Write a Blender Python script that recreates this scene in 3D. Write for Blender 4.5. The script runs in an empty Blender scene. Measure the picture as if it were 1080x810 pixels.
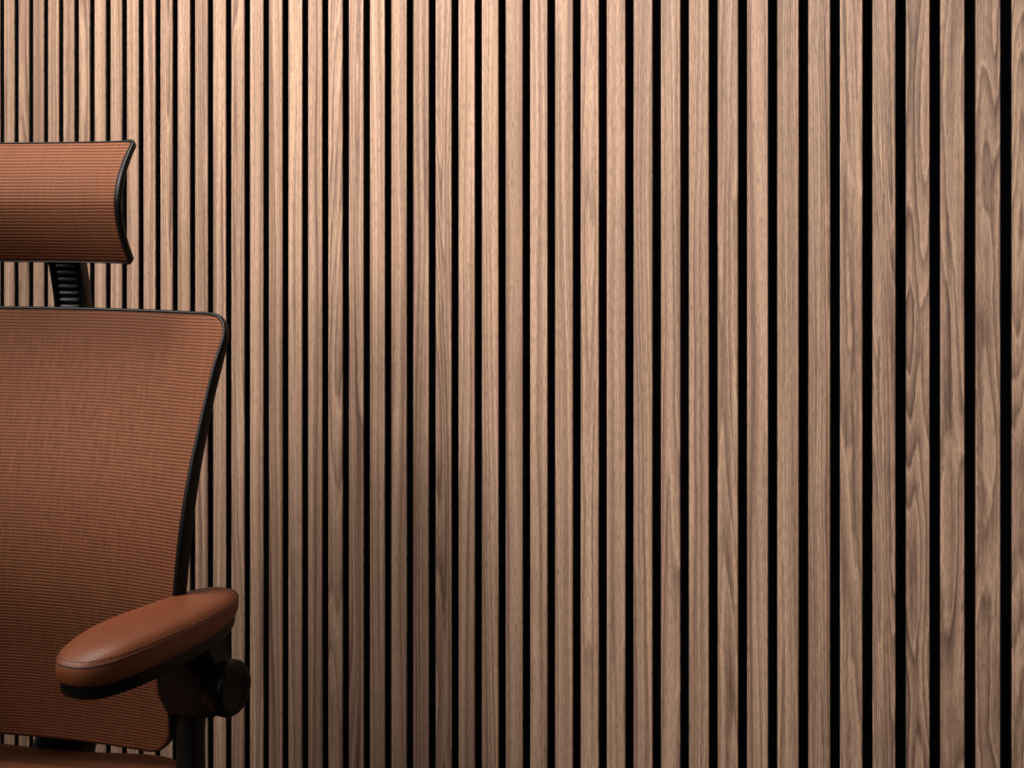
import bpy, bmesh, math, random
from mathutils import Vector, Matrix
random.seed(4)
S = bpy.context.scene
S.view_settings.view_transform = 'Standard'
S.view_settings.look = 'None'
COL = S.collection

# ------------------------------------------------------------ node helpers
def new_mat(name):
    m = bpy.data.materials.new(name); m.use_nodes = True
    nt = m.node_tree
    for n in list(nt.nodes): nt.nodes.remove(n)
    out = nt.nodes.new('ShaderNodeOutputMaterial')
    b = nt.nodes.new('ShaderNodeBsdfPrincipled')
    nt.links.new(b.outputs[0], out.inputs[0])
    return m, nt, b
def N(nt, t, **kw):
    n = nt.nodes.new(t)
    for k, v in kw.items(): setattr(n, k, v)
    return n
def math_(nt, op, a, b=None, c=None, clamp=False):
    n = nt.nodes.new('ShaderNodeMath'); n.operation = op; n.use_clamp = clamp
    for i, v in enumerate((a, b, c)):
        if v is None: continue
        if hasattr(v, 'links'): nt.links.new(v, n.inputs[i])
        else: n.inputs[i].default_value = v
    return n.outputs[0]
def comb(nt, x, y, z):
    n = nt.nodes.new('ShaderNodeCombineXYZ')
    for i, v in enumerate((x, y, z)):
        if hasattr(v, 'links'): nt.links.new(v, n.inputs[i])
        else: n.inputs[i].default_value = v
    return n.outputs[0]
def noise(nt, vec, scale=1, detail=2, rough=.5, dist=0):
    n = nt.nodes.new('ShaderNodeTexNoise')
    nt.links.new(vec, n.inputs['Vector'])
    n.inputs['Scale'].default_value = scale; n.inputs['Detail'].default_value = detail
    n.inputs['Roughness'].default_value = rough; n.inputs['Distortion'].default_value = dist
    return n.outputs[0]
def mix(nt, f, a, b, mode='MIX'):
    n = nt.nodes.new('ShaderNodeMix'); n.data_type = 'RGBA'; n.blend_type = mode
    for i, v in ((0, f), (6, a), (7, b)):
        if hasattr(v, 'links'): nt.links.new(v, n.inputs[i])
        elif i == 0: n.inputs[0].default_value = v
        else: n.inputs[i].default_value = (*v, 1)
    return n.outputs[2]
def maprange(nt, v, a, b, c, d):
    n = nt.nodes.new('ShaderNodeMapRange'); n.interpolation_type = 'SMOOTHSTEP'
    nt.links.new(v, n.inputs[0])
    for i, x in enumerate((a, b, c, d)): n.inputs[i+1].default_value = x
    return n.outputs[0]
def objxyz(nt):
    tc = nt.nodes.new('ShaderNodeTexCoord'); sp = nt.nodes.new('ShaderNodeSeparateXYZ')
    nt.links.new(tc.outputs['Object'], sp.inputs[0])
    return tc.outputs['Object'], sp.outputs[0], sp.outputs[1], sp.outputs[2]
def bump(nt, b, h, strength, dist):
    n = nt.nodes.new('ShaderNodeBump'); n.inputs['Strength'].default_value = strength
    n.inputs['Distance'].default_value = dist
    nt.links.new(h, n.inputs['Height']); nt.links.new(n.outputs[0], b.inputs['Normal'])

PITCH = .04; GAP0 = -.4084; D = 1.644; ALPHA = math.radians(33.1)

def mat_wood():
    m, nt, b = new_mat('walnut_veneer')
    _, x, y, z = objxyz(nt)
    idx = math_(nt, 'FLOOR', math_(nt, 'DIVIDE', math_(nt, 'SUBTRACT', x, GAP0), PITCH))
    wn = N(nt, 'ShaderNodeTexWhiteNoise', noise_dimensions='1D'); nt.links.new(idx, wn.inputs['W'])
    sp = nt.nodes.new('ShaderNodeSeparateColor'); nt.links.new(wn.outputs['Color'], sp.inputs[0])
    r1, r2, r3 = sp.outputs
    zo = math_(nt, 'MULTIPLY_ADD', r2, 6.0, z)
    wander = noise(nt, comb(nt, r1, math_(nt, 'MULTIPLY', zo, 1.6), r3), 1, 2, .5)
    xo = math_(nt, 'MULTIPLY_ADD', r1, .6, math_(nt, 'MULTIPLY_ADD', wander, .024, x))
    figx = maprange(nt, x, -.72, -.52, 0, 1)
    fig = math_(nt, 'MAXIMUM', figx, maprange(nt, r3, .66, .95, 0, .5))
    fs = math_(nt, 'MULTIPLY_ADD', fig, 2.0, .30)
    v1 = comb(nt, math_(nt, 'MULTIPLY', xo, 24), math_(nt, 'MULTIPLY', zo, fs), math_(nt, 'MULTIPLY', r3, 9))
    wz = comb(nt, math_(nt, 'MULTIPLY', xo, 60), math_(nt, 'MULTIPLY', zo, 14), r1)
    wav = noise(nt, wz, 1, 3, .6)
    n1 = noise(nt, v1, 1, 1.2, .4, .1)
    n1 = math_(nt, 'MULTIPLY_ADD', wav, math_(nt, 'MULTIPLY_ADD', fig, .045, .025), n1)
    k = math_(nt, 'MULTIPLY_ADD', r3, 5, 10)
    ph = math_(nt, 'FRACT', math_(nt, 'MULTIPLY', n1, k))
    ring = math_(nt, 'POWER', ph, 2.0)
    ringe = math_(nt, 'MULTIPLY', ring, maprange(nt, ph, .82, 1.0, 1, 0))
    pale = maprange(nt, ph, .0, .22, 1, 0)
    pale = math_(nt, 'MULTIPLY', pale, maprange(nt, ph, 0, .05, 0, 1))
    xw = math_(nt, 'MULTIPLY_ADD', wav, .0016, xo)
    v2 = comb(nt, math_(nt, 'MULTIPLY', xw, 600), math_(nt, 'MULTIPLY', zo, 5), r1)
    fine = noise(nt, v2, 1, 3, .65)
    v3 = comb(nt, math_(nt, 'MULTIPLY', xw, 1700), math_(nt, 'MULTIPLY', zo, 75), r1)
    pores = maprange(nt, noise(nt, v3, 1, 2, .6), .45, .67, 0, 1)
    v4 = comb(nt, math_(nt, 'MULTIPLY', xw, 115), math_(nt, 'MULTIPLY', zo, .6), r2)
    broad = noise(nt, v4, 1, 2, .5)
    v5 = comb(nt, math_(nt, 'MULTIPLY', xo, 24), math_(nt, 'MULTIPLY', zo, 7), r3)
    patch = math_(nt, 'MULTIPLY', maprange(nt, noise(nt, v5, 1, 3, .55, .5), .47, .75, 0, 1), fig)
    f = math_(nt, 'MULTIPLY', ringe, math_(nt, 'MULTIPLY_ADD', fig, .25, .52))
    f = math_(nt, 'ADD', f, math_(nt, 'MULTIPLY', math_(nt, 'SUBTRACT', fine, .25), 1.0))
    f = math_(nt, 'ADD', f, math_(nt, 'MULTIPLY', math_(nt, 'SUBTRACT', broad, .5), 1.25))
    f = math_(nt, 'ADD', f, math_(nt, 'MULTIPLY', patch, .16))
    f = math_(nt, 'ADD', f, math_(nt, 'MULTIPLY', math_(nt, 'SUBTRACT', r2, .5), .18), clamp=True)
    c = mix(nt, f, (.43, .280, .195), (.090, .048, .034))
    c = mix(nt, math_(nt, 'MULTIPLY', pale, .4), c, (.53, .36, .26))
    c = mix(nt, math_(nt, 'MULTIPLY', patch, .22), c, (.13, .076, .062))
    c = mix(nt, math_(nt, 'MULTIPLY', pores, .52), c, (.065, .036, .026))
    nt.links.new(c, b.inputs['Base Color'])
    b.inputs['Roughness'].default_value = .55
    b.inputs['Specular IOR Level'].default_value = .3
    bump(nt, b, math_(nt, 'ADD', math_(nt, 'MULTIPLY', fine, .6), math_(nt, 'MULTIPLY', pores, -.5)), .25, .0006)
    return m
def mat_plain(name, col, rough, spec=.5, ns=0, bs=.1, bd=.0005):
    m, nt, b = new_mat(name)
    o, x, y, z = objxyz(nt)
    n = noise(nt, o, ns or 40, 3)
    c = mix(nt, n, tuple(v*.8 for v in col), tuple(v*1.2 for v in col))
    nt.links.new(c, b.inputs['Base Color'])
    b.inputs['Roughness'].default_value = rough
    b.inputs['Specular IOR Level'].default_value = spec
    if ns: bump(nt, b, n, bs, bd)
    return m
def mat_fabric(name, axis, mott=False):
    m, nt, b = new_mat(name)
    o, x, y, z = objxyz(nt)
    a = z if axis == 'z' else y
    wob = math_(nt, 'MULTIPLY', noise(nt, o, 7, 2), .004)
    aa = math_(nt, 'ADD', a, wob)
    rib = math_(nt, 'MULTIPLY_ADD', math_(nt, 'SINE', math_(nt, 'MULTIPLY', aa, 2*math.pi/.0041)), .5, .5)
    wv = math_(nt, 'MULTIPLY_ADD', math_(nt, 'SINE', math_(nt, 'MULTIPLY', x, 2*math.pi/.0085)), .5, .5)
    gap_ = math_(nt, 'POWER', math_(nt, 'SUBTRACT', 1, rib), 1.5)
    st = noise(nt, comb(nt, math_(nt, 'MULTIPLY', x, 150), 0, math_(nt, 'MULTIPLY', a, 14)), 1, 2)
    st2 = noise(nt, comb(nt, math_(nt, 'MULTIPLY', x, 190), 0, math_(nt, 'MULTIPLY', a, 70)), 1, 2)
    if mott:
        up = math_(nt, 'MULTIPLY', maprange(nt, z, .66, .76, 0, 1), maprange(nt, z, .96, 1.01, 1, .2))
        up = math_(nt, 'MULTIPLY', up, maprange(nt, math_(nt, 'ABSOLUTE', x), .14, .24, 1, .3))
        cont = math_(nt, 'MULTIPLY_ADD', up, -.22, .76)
    else:
        up = 0.0; cont = .74
    f = math_(nt, 'MULTIPLY', gap_, math_(nt, 'MULTIPLY_ADD', wv, .06, cont))
    f = math_(nt, 'MULTIPLY_ADD', math_(nt, 'SUBTRACT', st, .4), .35, f)
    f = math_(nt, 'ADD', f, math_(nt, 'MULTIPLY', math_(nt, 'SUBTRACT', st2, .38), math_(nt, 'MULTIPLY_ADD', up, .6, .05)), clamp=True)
    c = mix(nt, f, (.190, .068, .032), (.036, .0125, .007))
    nt.links.new(c, b.inputs['Base Color'])
    b.inputs['Roughness'].default_value = .65
    b.inputs['Specular IOR Level'].default_value = .12
    bump(nt, b, rib, .35, .001)
    return m

M_WOOD = mat_wood()
M_FELT = mat_plain('black_felt', (.003, .003, .0035), .95, .1, 400, .3)
M_FAB = mat_fabric('brown_mesh_fabric', 'z')
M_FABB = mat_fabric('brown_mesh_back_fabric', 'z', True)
M_FABS = mat_fabric('brown_mesh_seat_fabric', 'y')
M_BLK = mat_plain('black_plastic', (.0032, .0032, .0038), .42, .22, 900, .08, .0003)
M_RUB = mat_plain('black_rubber', (.008, .008, .009), .6, .3, 300, .1)
M_GRY = mat_plain('grey_plastic', (.065, .065, .068), .45, .5)
M_MET = mat_plain('dark_steel', (.12, .12, .125), .3, .6)
M_FLOOR = mat_plain('dark_floor', (.022, .019, .018), .6, .4, 6, .1)
def mat_leather():
    m, nt, b = new_mat('tan_leather')
    o, x, y, z = objxyz(nt)
    vo = N(nt, 'ShaderNodeTexVoronoi'); nt.links.new(o, vo.inputs['Vector']); vo.inputs['Scale'].default_value = 750
    n = noise(nt, o, 30, 3)
    c = mix(nt, n, (.118, .032, .012), (.170, .050, .019))
    nt.links.new(c, b.inputs['Base Color'])
    b.inputs['Roughness'].default_value = .44
    b.inputs['Specular IOR Level'].default_value = .4
    bump(nt, b, math_(nt, 'MULTIPLY_ADD', n, .3, vo.outputs['Distance']), .35, .0006)
    return m
M_LEA = mat_leather()

# ------------------------------------------------------------ mesh helpers
def obj(name, bm, mats, parent=None, smooth=True, label=None):
    bmesh.ops.recalc_face_normals(bm, faces=bm.faces)
    me = bpy.data.meshes.new(name); bm.to_mesh(me); bm.free()
    for m in (mats if isinstance(mats, list) else [mats]): me.materials.append(m)
    if smooth:
        for p in me.polygons: p.use_smooth = True
    o = bpy.data.objects.new(name, me); COL.objects.link(o)
    if parent: o.parent = parent
    if label: o['label'] = label
    return o
def sweep(bm, pts, frames, rad, n=12, closed=False, ex=1.0):
    rings = []
    for p, (s, nn), (rs, rn) in zip(pts, frames, rad):
        ring = []
        for i in range(n):
            a = 2*math.pi*i/n; c, d = math.cos(a), math.sin(a)
            c = math.copysign(abs(c)**ex, c); d = math.copysign(abs(d)**ex, d)
            ring.append(bm.verts.new(p + s*c*rs + nn*d*rn))
        rings.append(ring)
    m = len(rings)
    for j in range(m if closed else m-1):
        A, B = rings[j], rings[(j+1) % m]
        for i in range(n): bm.faces.new((A[i], A[(i+1) % n], B[(i+1) % n], B[i]))
    if not closed:
        bm.faces.new(rings[0]); bm.faces.new(rings[-1])
def smooth_path(ctrl, k=8):
    P = [Vector(c) for c in ctrl]; out = []
    for i in range(len(P)-1):
        p0 = P[max(i-1, 0)]; p1 = P[i]; p2 = P[i+1]; p3 = P[min(i+2, len(P)-1)]
        for j in range(k):
            t = j/k
            out.append(.5*((2*p1)+(p2-p0)*t+(2*p0-5*p1+4*p2-p3)*t*t+(3*p1-p0-3*p2+p3)*t**3))
    out.append(P[-1]); return out
def bar(bm, ctrl, rads, hint=(1, 0, 0), n=16, ex=.6, k=8):
    P = smooth_path(ctrl, k); R = smooth_path([(a, b, 0) for a, b in rads], k)
    fr = []
    h = Vector(hint)
    for i, p in enumerate(P):
        t = (P[min(i+1, len(P)-1)]-P[max(i-1, 0)]).normalized()
        s = (h - t*h.dot(t)).normalized(); fr.append((s, t.cross(s)))
    sweep(bm, P, fr, [(r.x, r.y) for r in R], n, False, ex)
def rbox(bm, c, size, bev, rot=None, seg=3):
    r = bmesh.ops.create_cube(bm, size=1)
    vs = r['verts']
    bmesh.ops.scale(bm, vec=size, verts=vs)
    es = {e for v in vs for e in v.link_edges}
    r2 = bmesh.ops.bevel(bm, geom=list(es), offset=bev, segments=seg, profile=.5, affect='EDGES')
    allv = set(r2['verts']) | {v for v in vs if v.is_valid}
    M = Matrix.Translation(c) @ (rot.to_4x4() if rot else Matrix.Identity(4))
    bmesh.ops.transform(bm, matrix=M, verts=list(allv))
def lathe(bm, prof, c, axis, n=40):
    ax = Vector(axis).normalized()
    s = ax.orthogonal().normalized(); t = ax.cross(s); c = Vector(c)
    rings = []
    for r, h in prof:
        rings.append([bm.verts.new(c+ax*h+(s*math.cos(2*math.pi*i/n)+t*math.sin(2*math.pi*i/n))*max(r, 1e-5)) for i in range(n)])
    for A, B in zip(rings, rings[1:]):
        for i in range(n): bm.faces.new((A[i], A[(i+1) % n], B[(i+1) % n], B[i]))
    bm.faces.new(rings[0]); bm.faces.new(rings[-1])
def sgnpow(v, e): return math.copysign(abs(v)**e, v)

# ------------------------------------------------------------ wall
bm = bmesh.new()
H = 2.9; x_right = 1.4; nsl = 175; gap = .0126; dep = .012; ch = .0004; vd = .0024
kx0 = -int((x_right-GAP0)/PITCH)
for i in range(nsl):
    xr = GAP0 - (kx0+i)*PITCH - gap/2
    xl = xr - (PITCH-gap)
    prof = [(xl, dep), (xl, vd), (xl, ch), (xl+ch, 0), (xr-ch, 0), (xr, ch), (xr, vd), (xr, dep)]
    lo = [bm.verts.new((a, b_, 0)) for a, b_ in prof]; hi = [bm.verts.new((a, b_, H)) for a, b_ in prof]
    for j in range(7):
        f = bm.faces.new((lo[j], lo[j+1], hi[j+1], hi[j])); f.material_index = 1 if j in (0, 6) else 0
    bm.faces.new(hi); bm.faces.new(lo)
xa = GAP0-(kx0+nsl)*PITCH-.05; xb = GAP0-kx0*PITCH+.05
r = bmesh.ops.create_cube(bm, size=1)
bmesh.ops.transform(bm, matrix=Matrix.Translation(((xa+xb)/2, dep+.04, H/2)) @ Matrix.Diagonal((xb-xa, .08, H, 1)), verts=r['verts'])
for v in r['verts']:
    for f in v.link_faces: f.material_index = 1
wall = obj('wall_back', bm, [M_WOOD, M_FELT], smooth=False)
wall['kind'] = 'structure'; wall['label'] = 'wall clad in vertical walnut slats over black felt'; wall['category'] = 'wall'
bm = bmesh.new()
r = bmesh.ops.create_cube(bm, size=1)
bmesh.ops.transform(bm, matrix=Matrix.Translation(((xa+xb)/2, -2.5+dep, -.05)) @ Matrix.Diagonal((xb-xa, 5.2, .1, 1)), verts=r['verts'])
fl = obj('floor', bm, M_FLOOR, smooth=False)
fl['kind'] = 'structure'; fl['label'] = 'dark matte studio floor'; fl['category'] = 'floor'

# ------------------------------------------------------------ chair
BETA = math.radians(12); R0 = -.653; Z0 = 1.709
ca, sa = math.cos(ALPHA), math.sin(ALPHA)
chair = bpy.data.objects.new('office_chair', None); COL.objects.link(chair)
chair.location = (R0*ca - Z0*sa, R0*sa + Z0*ca - D, 0)
chair.rotation_euler = (0, 0, ALPHA-BETA)
chair['label'] = 'brown mesh ergonomic office chair with headrest and leather armrests'
chair['category'] = 'office chair'

def spl(t, tab):
    xs = [a for a, _ in tab]
    i = 0
    while i < len(tab)-2 and t > xs[i+1]: i += 1
    def val(j): return tab[max(0, min(len(tab)-1, j))][1]
    s = (t-xs[i])/(xs[i+1]-xs[i])
    h = xs[i+1]-xs[i]
    def slope(j):
        a = max(j-1, 0); b = min(j+1, len(tab)-1)
        return (tab[b][1]-tab[a][1])/(xs[b]-xs[a])
    m0, m1 = slope(i)*h, slope(i+1)*h; p0, p1 = val(i), val(i+1)
    return (2*s**3-3*s*s+1)*p0+(s**3-2*s*s+s)*m0+(-2*s**3+3*s*s)*p1+(s**3-s*s)*m1

def panel(name, fabric, surf, zlo, zhi, wfun, rc_lo, rc_hi, frame_r, parent, thick=.006, nu=60, nv=110, frame_name=None):
    def hw(z):
        w = wfun(z)
        d = zhi-z
        if d < rc_hi: w -= rc_hi-math.sqrt(max(0, rc_hi**2-(rc_hi-d)**2))
        d = z-zlo
        if d < rc_lo: w -= rc_lo-math.sqrt(max(0, rc_lo**2-(rc_lo-d)**2))
        return w
    zs = []
    for i in range(nv+1):
        t = i/nv; tt = .5-.5*math.cos(math.pi*t)
        zs.append(zlo+(zhi-zlo)*(.25*t+.75*tt))
    bm = bmesh.new(); F = []; B = []
    for z in zs:
        w = hw(z)
        F.append([bm.verts.new((u*w, surf(u*w, z)-thick/2, z)) for u in [2*j/nu-1 for j in range(nu+1)]])
        B.append([bm.verts.new((u*w, surf(u*w, z)+thick/2, z)) for u in [2*j/nu-1 for j in range(nu+1)]])
    for i in range(nv):
        for j in range(nu):
            bm.faces.new((F[i][j], F[i][j+1], F[i+1][j+1], F[i+1][j]))
            bm.faces.new((B[i][j], B[i+1][j], B[i+1][j+1], B[i][j+1]))
        for G in (0, nu):
            bm.faces.new((F[i][G], F[i+1][G], B[i+1][G], B[i][G]))
    for j in range(nu):
        for i in (0, nv):
            bm.faces.new((F[i][j], F[i][j+1], B[i][j+1], B[i][j]))
    o = obj(name, bm, fabric, parent)
    path = []
    for z in zs: path.append((hw(z), z))
    for j in range(1, 40): path.append((hw(zhi)*(1-2*j/40), zhi))
    for z in reversed(zs): path.append((-hw(z), z))
    for j in range(1, 40): path.append((-hw(zlo)*(1-2*j/40), zlo))
    P = [Vector((x, surf(x, z), z)) for x, z in path]
    e = .002; fr = []; rad = []
    for i, (x, z) in enumerate(path):
        t = (P[(i+1) % len(P)]-P[i-1]).normalized()
        n = Vector(((surf(x+e, z)-surf(x-e, z))/(2*e), -1, (surf(x, z+e)-surf(x, z-e))/(2*e))).normalized()
        n = (n - t*n.dot(t)).normalized()
        fr.append((t.cross(n).normalized(), n)); rad.append(frame_r(x, z))
    bm = bmesh.new(); sweep(bm, P, fr, rad, 14, True, .6)
    obj(frame_name, bm, M_BLK, o, label='black plastic frame')
    return o

# backrest
ZB0, ZB1 = .471, 1.020
YC = [(ZB0, .140), (.58, .118), (.68, .104), (.78, .115), (.90, .155), (ZB1, .195)]
def surf_b(x, z):
    wrap = spl(z, [(ZB0, .55), (.65, .66), (.85, .78), (ZB1, .74)])
    return spl(z, YC) - wrap*x*x
WB = [(ZB0, .209), (.578, .223), (.66, .239), (.75, .249), (.86, .256), (.95, .266), (ZB1, .280)]
def fr_b(x, z):
    side = min(1, max(0, (abs(x)-.2)/.03)) * min(1, max(0, (ZB1-.01-z)/.05))
    low = side*min(1, max(0, (.92-z)/.15))
    bot = min(1, max(0, (z-ZB0)/.06))
    return ((.0022+.0009*side+.0012*low)*(.55+.45*bot), (.0042+.003*side+.003*low)*(.7+.3*bot))
back = panel('backrest', M_FABB, surf_b, ZB0, ZB1, lambda z: spl(z, WB), .036, .034, fr_b, chair, frame_name='backrest_frame')

# headrest
ZH0, ZH1 = 1.086, 1.238
def surf_h(x, z):
    t = (z-ZH0)/(ZH1-ZH0)*2-1
    return .145 - 1.0*x*x - .032*(1-t*t) + (.006*max(0, t)**2) + .010*max(0, -t)
def w_h(z):
    t = (z-ZH0)/(ZH1-ZH0)*2-1
    return .1475+.001*(t*t) + .0035*t
def fr_h(x, z):
    s = min(1, max(0, (abs(x)-.13)/.012))
    t = abs((z-ZH0)/(ZH1-ZH0)*2-1)
    return (.0011+s*(.0018+.0018*(1-t*t)), .0031+.001*s)
head = panel('headrest', M_FAB, surf_h, ZH0, ZH1, w_h, .006, .006, fr_h, chair, nu=40, nv=50, frame_name='headrest_frame')

# headrest stem
bm = bmesh.new(); SX = .010
bar(bm, [(SX+.004, .238, .86), (SX+.003, .232, 1.0), (SX-.001, .224, 1.08), (SX-.005, .195, 1.16)], [(.020, .008)]*4)
rbox(bm, Vector((0, .175, 1.165)), (.09, .04, .06), .008)
for sx in (-.0205, .0205):
    bar(bm, [(SX+.004+sx, .226, .96), (SX+.003+sx, .224, 1.02), (SX-.000+sx, .214, 1.08), (SX-.004+sx, .190, 1.15)], [(.0034, .011)]*4)
stem = obj('headrest_stem', bm, M_BLK, chair)
bm = bmesh.new()
for i in range(14):
    z = .985+i*.0092
    y = spl(z, [(.98, .221), (1.02, .218), (1.08, .209), (1.13, .19)])
    rbox(bm, Vector((SX+.005-.0004*i, y, z)), (.028, .011, .0048), .0015, seg=1)
obj('height_rack', bm, M_GRY, stem, label='ribbed dark grey height-adjustment rack')

# spine behind the backrest
bm = bmesh.new()
bar(bm, [(0, .06, .38), (0, .18, .385), (0, .245, .48), (0, .215, .66), (0, .22, .82), (0, .250, .93), (0, .245, 1.0)],
    [(.045, .02), (.045, .02), (.04, .018), (.035, .014), (.03, .012), (.03, .012), (.028, .01)])
for zz, ww in ((.60, .2), (.90, .235)):
    ctrl = []
    for u in (-1, -.6, -.25, 0, .25, .6, 1):
        xx = u*ww
        ctrl.append((xx, surf_b(xx, zz)+.012+.09*(1-u*u), zz+.01*(1-u*u)))
    bar(bm, ctrl, [(.012, .008)]*7, hint=(0, 0, 1))
obj('back_support', bm, M_BLK, chair)

# seat
SZ = -.050
SYC, SYH = -.045, .240
def seat_out(n=96):
    P = []
    for i in range(n):
        a = 2*math.pi*i/n
        x = .235*sgnpow(math.cos(a), .45); y = SYC+SYH*sgnpow(math.sin(a), .45)
        x *= 1+.06*(-(y-SYC)/SYH)
        P.append((x, y))
    return P
def seat_z(x, y):
    return SZ + .481 + .4*x*x - (.9*max(0, -(y+.17)))**2*3.2 - .05*max(0, .1-abs(y-.05))
bm = bmesh.new(); out = seat_out(); rings = []
for k in [0, .15, .3, .45, .6, .75, .88, .96, 1.0]:
    rings.append([(x*k, SYC+(y-SYC)*k) for x, y in out])
def ringv(dz, k, e=0): return [bm.verts.new((x, y, seat_z(x, y)+dz)) for x, y in rings[k]]
T = [ringv(0, k) for k in range(1, 9)]; Bm = [ringv(-.022, k) for k in range(1, 9)]
ct = bm.verts.new((0, SYC, seat_z(0, SYC))); cb = bm.verts.new((0, SYC, seat_z(0, SYC)-.022))
n = len(out)
for L, c0 in ((T, ct), (Bm, cb)):
    for i in range(n): bm.faces.new((c0, L[0][i], L[0][(i+1) % n]))
    for A, B in zip(L, L[1:]):
        for i in range(n): bm.faces.new((A[i], A[(i+1) % n], B[(i+1) % n], B[i]))
for i in range(n): bm.faces.new((T[-1][i], T[-1][(i+1) % n], Bm[-1][(i+1) % n], Bm[-1][i]))
seat = obj('seat', bm, M_FABS, chair)
bm = bmesh.new()
P = [Vector((x*1.01, SYC+(y-SYC)*1.01, seat_z(x, y)-.018)) for x, y in out]
fr = []
for i in range(n):
    t = (P[(i+1) % n]-P[i-1]).normalized(); up = Vector((0, 0, 1)); up = (up-t*up.dot(t)).normalized(); fr.append((t.cross(up), up))
sweep(bm, P, fr, [(.009, .013)]*n, 12, True, .8)
obj('seat_frame', bm, M_BLK, seat, label='black plastic seat rim')

# under-seat mechanism
bm = bmesh.new()
rbox(bm, Vector((0, 0, .375)), (.17, .26, .05), .014)
rbox(bm, Vector((0, .02, .362)), (.30, .05, .025), .008)
bar(bm, [(.15, .02, .362), (.2, .0, .362), (.26, -.01, .357)], [(.006, .006), (.006, .006), (.014, .005)], hint=(0, 1, 0))
for x0 in (-.13, .13):
    rbox(bm, Vector((x0, -.05, .405)), (.03, .28, .03), .006)
obj('tilt_mechanism', bm, M_BLK, chair)

# armrests
M_LEA2 = mat_plain('dark_leather_seam', (.05, .013, .006), .6)
M_THR = mat_plain('brown_thread', (.15, .048, .020), .6)
def prism(bm, poly, y0, y1, bev, shear=0):
    A = [bm.verts.new((x, y0+shear*(z-.6), z)) for x, z in poly]
    B = [bm.verts.new((x, y1+shear*(z-.6), z)) for x, z in poly]
    fs = [bm.faces.new(A), bm.faces.new(list(reversed(B)))]
    m = len(poly)
    for i in range(m): fs.append(bm.faces.new((A[(i+1) % m], A[i], B[i], B[(i+1) % m])))
    es = {e for f in fs for e in f.edges}
    bmesh.ops.bevel(bm, geom=list(es), offset=bev, segments=3, profile=.5, affect='EDGES')
def armrest(sg):
    bm = bmesh.new()
    bar(bm, [(sg*.09, .06, .378), (sg*.20, .08, .370), (sg*.233, .105, .405), (sg*.234, .115, .50), (sg*.238, .112, .56)],
        [(.014, .022), (.014, .022), (.016, .02), (.015, .019), (.015, .020)])
    prism(bm, [(sg*x, z) for x, z in ((.214, .532), (.276, .530), (.288, .547), (.288, .590), (.280, .612), (.274, .650),
                                      (.220, .650), (.212, .628), (.206, .602), (.205, .556))], .068, .124, .006, shear=-.25)
    bar(bm, [(sg*.248, .080, .608), (sg*.246, .020, .634), (sg*.238, -.060, .645)],
        [(.026, .024), (.026, .016), (.024, .006)], ex=.5)
    sup = obj('armrest', bm, M_BLK, chair)
    sup['label'] = 'black plastic arm support with padded tan leather top'
    bm = bmesh.new()
    lathe(bm, [(.0, -.012), (.026, -.012), (.026, -.002), (.032, .001), (.034, .006), (.034, .016), (.031, .021), (.022, .023), (.019, .020), (0, .020)],
          (sg*.288, .085, .572), (sg, -.25, 0))
    obj('adjustment_knob', bm, M_BLK, sup)
    c = Vector((sg*.246, .000, .664)); ang = -sg*math.radians(14)
    def sup_ell(L, W, T, e1, e2, nphi=28, nth=96, taper=.16):
        bm = bmesh.new(); rows = []
        def pt(ph, th, off=0):
            cx = sgnpow(math.cos(ph), e1)
            X = (W/2+off)*cx*sgnpow(math.cos(th), e2); Y = (L/2+off)*cx*sgnpow(math.sin(th), e2)
            X *= 1-taper*Y/(L/2)
            X += sg*(-.012)*((Y/(L/2))**2-.5)
            zz = T/2*sgnpow(math.sin(ph), e1)*(1-.12*Y/(L/2))
            zz -= .014*max(0, -Y/(L/2)-.05)**2
            zz += .003*max(0, Y/(L/2))
            return Vector((X, Y, zz))
        for i in range(1, nphi):
            ph = -math.pi/2+math.pi*i/nphi
            rows.append([bm.verts.new(pt(ph, 2*math.pi*j/nth)) for j in range(nth)])
        for A, B in zip(rows, rows[1:]):
            for j in range(nth): bm.faces.new((A[j], A[(j+1) % nth], B[(j+1) % nth], B[j]))
        bm.faces.new(rows[0]); bm.faces.new(rows[-1])
        return bm, pt
    Mx = Matrix.Translation(c) @ Matrix.Rotation(ang, 4, 'Z')
    bm, pt = sup_ell(.284, .093, .051, .66, .76)
    bmesh.ops.transform(bm, matrix=Mx, verts=bm.verts)
    obj('arm_pad', bm, M_LEA, sup, label='tan brown leather arm pad')
    path = [pt(math.radians(10), 2*math.pi*j/96) for j in range(96)]
    bm2 = bmesh.new(); fr = []
    for i in range(96):
        t = (path[(i+1) % 96]-path[i-1]).normalized(); up = Vector((0, 0, 1)); fr.append((t.cross(up).normalized(), up))
    sweep(bm2, path, fr, [(.0008, .0008)]*96, 6, True)
    bmesh.ops.transform(bm2, matrix=Mx, verts=bm2.verts)
    obj('seam', bm2, M_LEA2, sup, label='darker seam around the pad')
    bm3 = bmesh.new(); NS = 132; ph = math.radians(19)
    for i in range(NS):
        a = pt(ph, 2*math.pi*i/NS, .0002); b_ = pt(ph, 2*math.pi*(i+.55)/NS, .0002)
        t = (b_-a)
        if t.length < 1e-5: continue
        t.normalize(); up = Vector((0, 0, 1)); s = t.cross(up).normalized()
        sweep(bm3, [a, b_], [(s, up)]*2, [(.0005, .0005)]*2, 6)
    bmesh.ops.transform(bm3, matrix=Mx, verts=bm3.verts)
    obj('stitching', bm3, M_THR, sup, label='brown thread stitching')
    bm, _ = sup_ell(.272, .086, .040, .6, .76)
    bmesh.ops.transform(bm, matrix=Matrix.Translation((0, 0, -.018)) @ Mx, verts=bm.verts)
    obj('pad_shell', bm, M_BLK, sup, label='black plastic tray under the pad')
armrest(1); armrest(-1)

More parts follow.
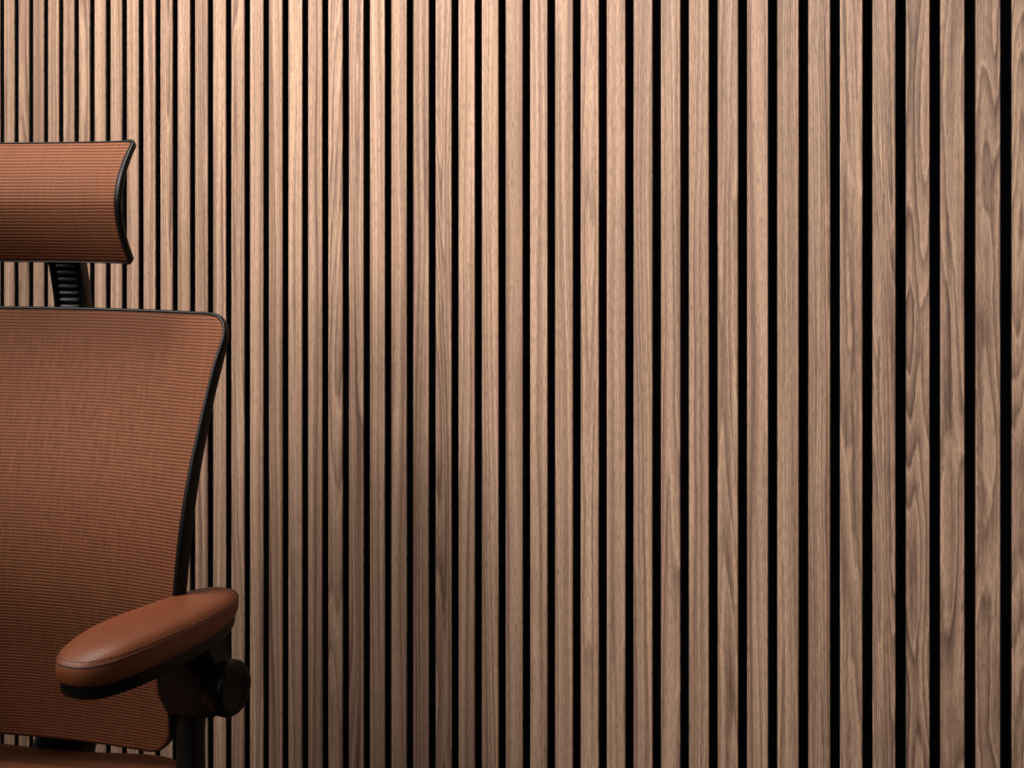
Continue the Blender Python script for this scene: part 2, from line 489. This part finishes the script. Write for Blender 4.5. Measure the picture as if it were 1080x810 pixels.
# column and base
bm = bmesh.new()
lathe(bm, [(0, .09), (.028, .09), (.028, .24), (.024, .245), (.014, .25), (.014, .36), (0, .36)], (0, 0, 0), (0, 0, 1))
obj('gas_column', bm, M_MET, chair)
bm = bmesh.new()
lathe(bm, [(0, .075), (.045, .075), (.05, .085), (.05, .115), (.036, .13), (0, .13)], (0, 0, 0), (0, 0, 1))
for i in range(5):
    a = 2*math.pi*i/5+.3; d = Vector((math.cos(a), math.sin(a), 0)); s = Vector((-d.y, d.x, 0))
    bar(bm, [d*.03+Vector((0, 0, .10)), d*.16+Vector((0, 0, .098)), d*.32+Vector((0, 0, .078))], [(.03, .018), (.024, .015), (.018, .01)], hint=s)
base = obj('star_base', bm, M_BLK, chair)
for i in range(5):
    a = 2*math.pi*i/5+.3; d = Vector((math.cos(a), math.sin(a), 0)); s = Vector((-d.y, d.x, 0))
    bm = bmesh.new(); c = d*.31+Vector((0, 0, .028))
    for q in (-1, 1):
        lathe(bm, [(0, .004), (.024, .004), (.028, .008), (.028, .018), (.024, .023), (0, .023)], c, s*q, 28)
    lathe(bm, [(0, 0), (.006, 0), (.006, .05), (0, .05)], c, (0, 0, 1), 16)
    obj('caster', bm, M_RUB, base)

# ------------------------------------------------------------ camera
cam = bpy.data.cameras.new('camera'); co = bpy.data.objects.new('camera', cam); COL.objects.link(co)
co.location = (0, -D, 1.16); co.rotation_euler = (math.pi/2, 0, ALPHA)
cam.sensor_width = 36; cam.lens = 50; cam.shift_y = -190/1080
S.camera = co

# ------------------------------------------------------------ lights
def area(name, loc, target, size, power, col, sy=None, spread=180):
    l = bpy.data.lights.new(name, 'AREA'); l.energy = power; l.color = col; l.size = size
    if sy: l.shape = 'RECTANGLE'; l.size_y = sy
    l.spread = math.radians(spread)
    o = bpy.data.objects.new(name, l); COL.objects.link(o); o.location = loc
    o.rotation_euler = (Vector(target)-Vector(loc)).to_track_quat('-Z', 'Y').to_euler(); return o
area('key_light', (-2.25, -2.1, 2.55), (-1.25, 0, 1.75), 1.25, 27, (1, .92, .84), spread=72)
area('top_light', (-1.60, -.92, 2.75), (-1.4, -.05, 1.5), .55, 21, (1, .91, .83), spread=110)
area('wall_graze_fill', (-2.9, -.40, 1.0), (-1.5, 0, .8), .25, .7, (1, .88, .78), sy=1.0)  # unseen fill, added to brighten the slats just behind the chair; no fixture
area('fill_light', (.9, -2.2, 1.7), (-.35, 0, 1.1), .8, 2.2, (1, .88, .80), spread=75)
w = bpy.data.worlds.new('world'); S.world = w; w.use_nodes = True
w.node_tree.nodes['Background'].inputs[0].default_value = (.95, .86, .82, 1)
w.node_tree.nodes['Background'].inputs[1].default_value = .03
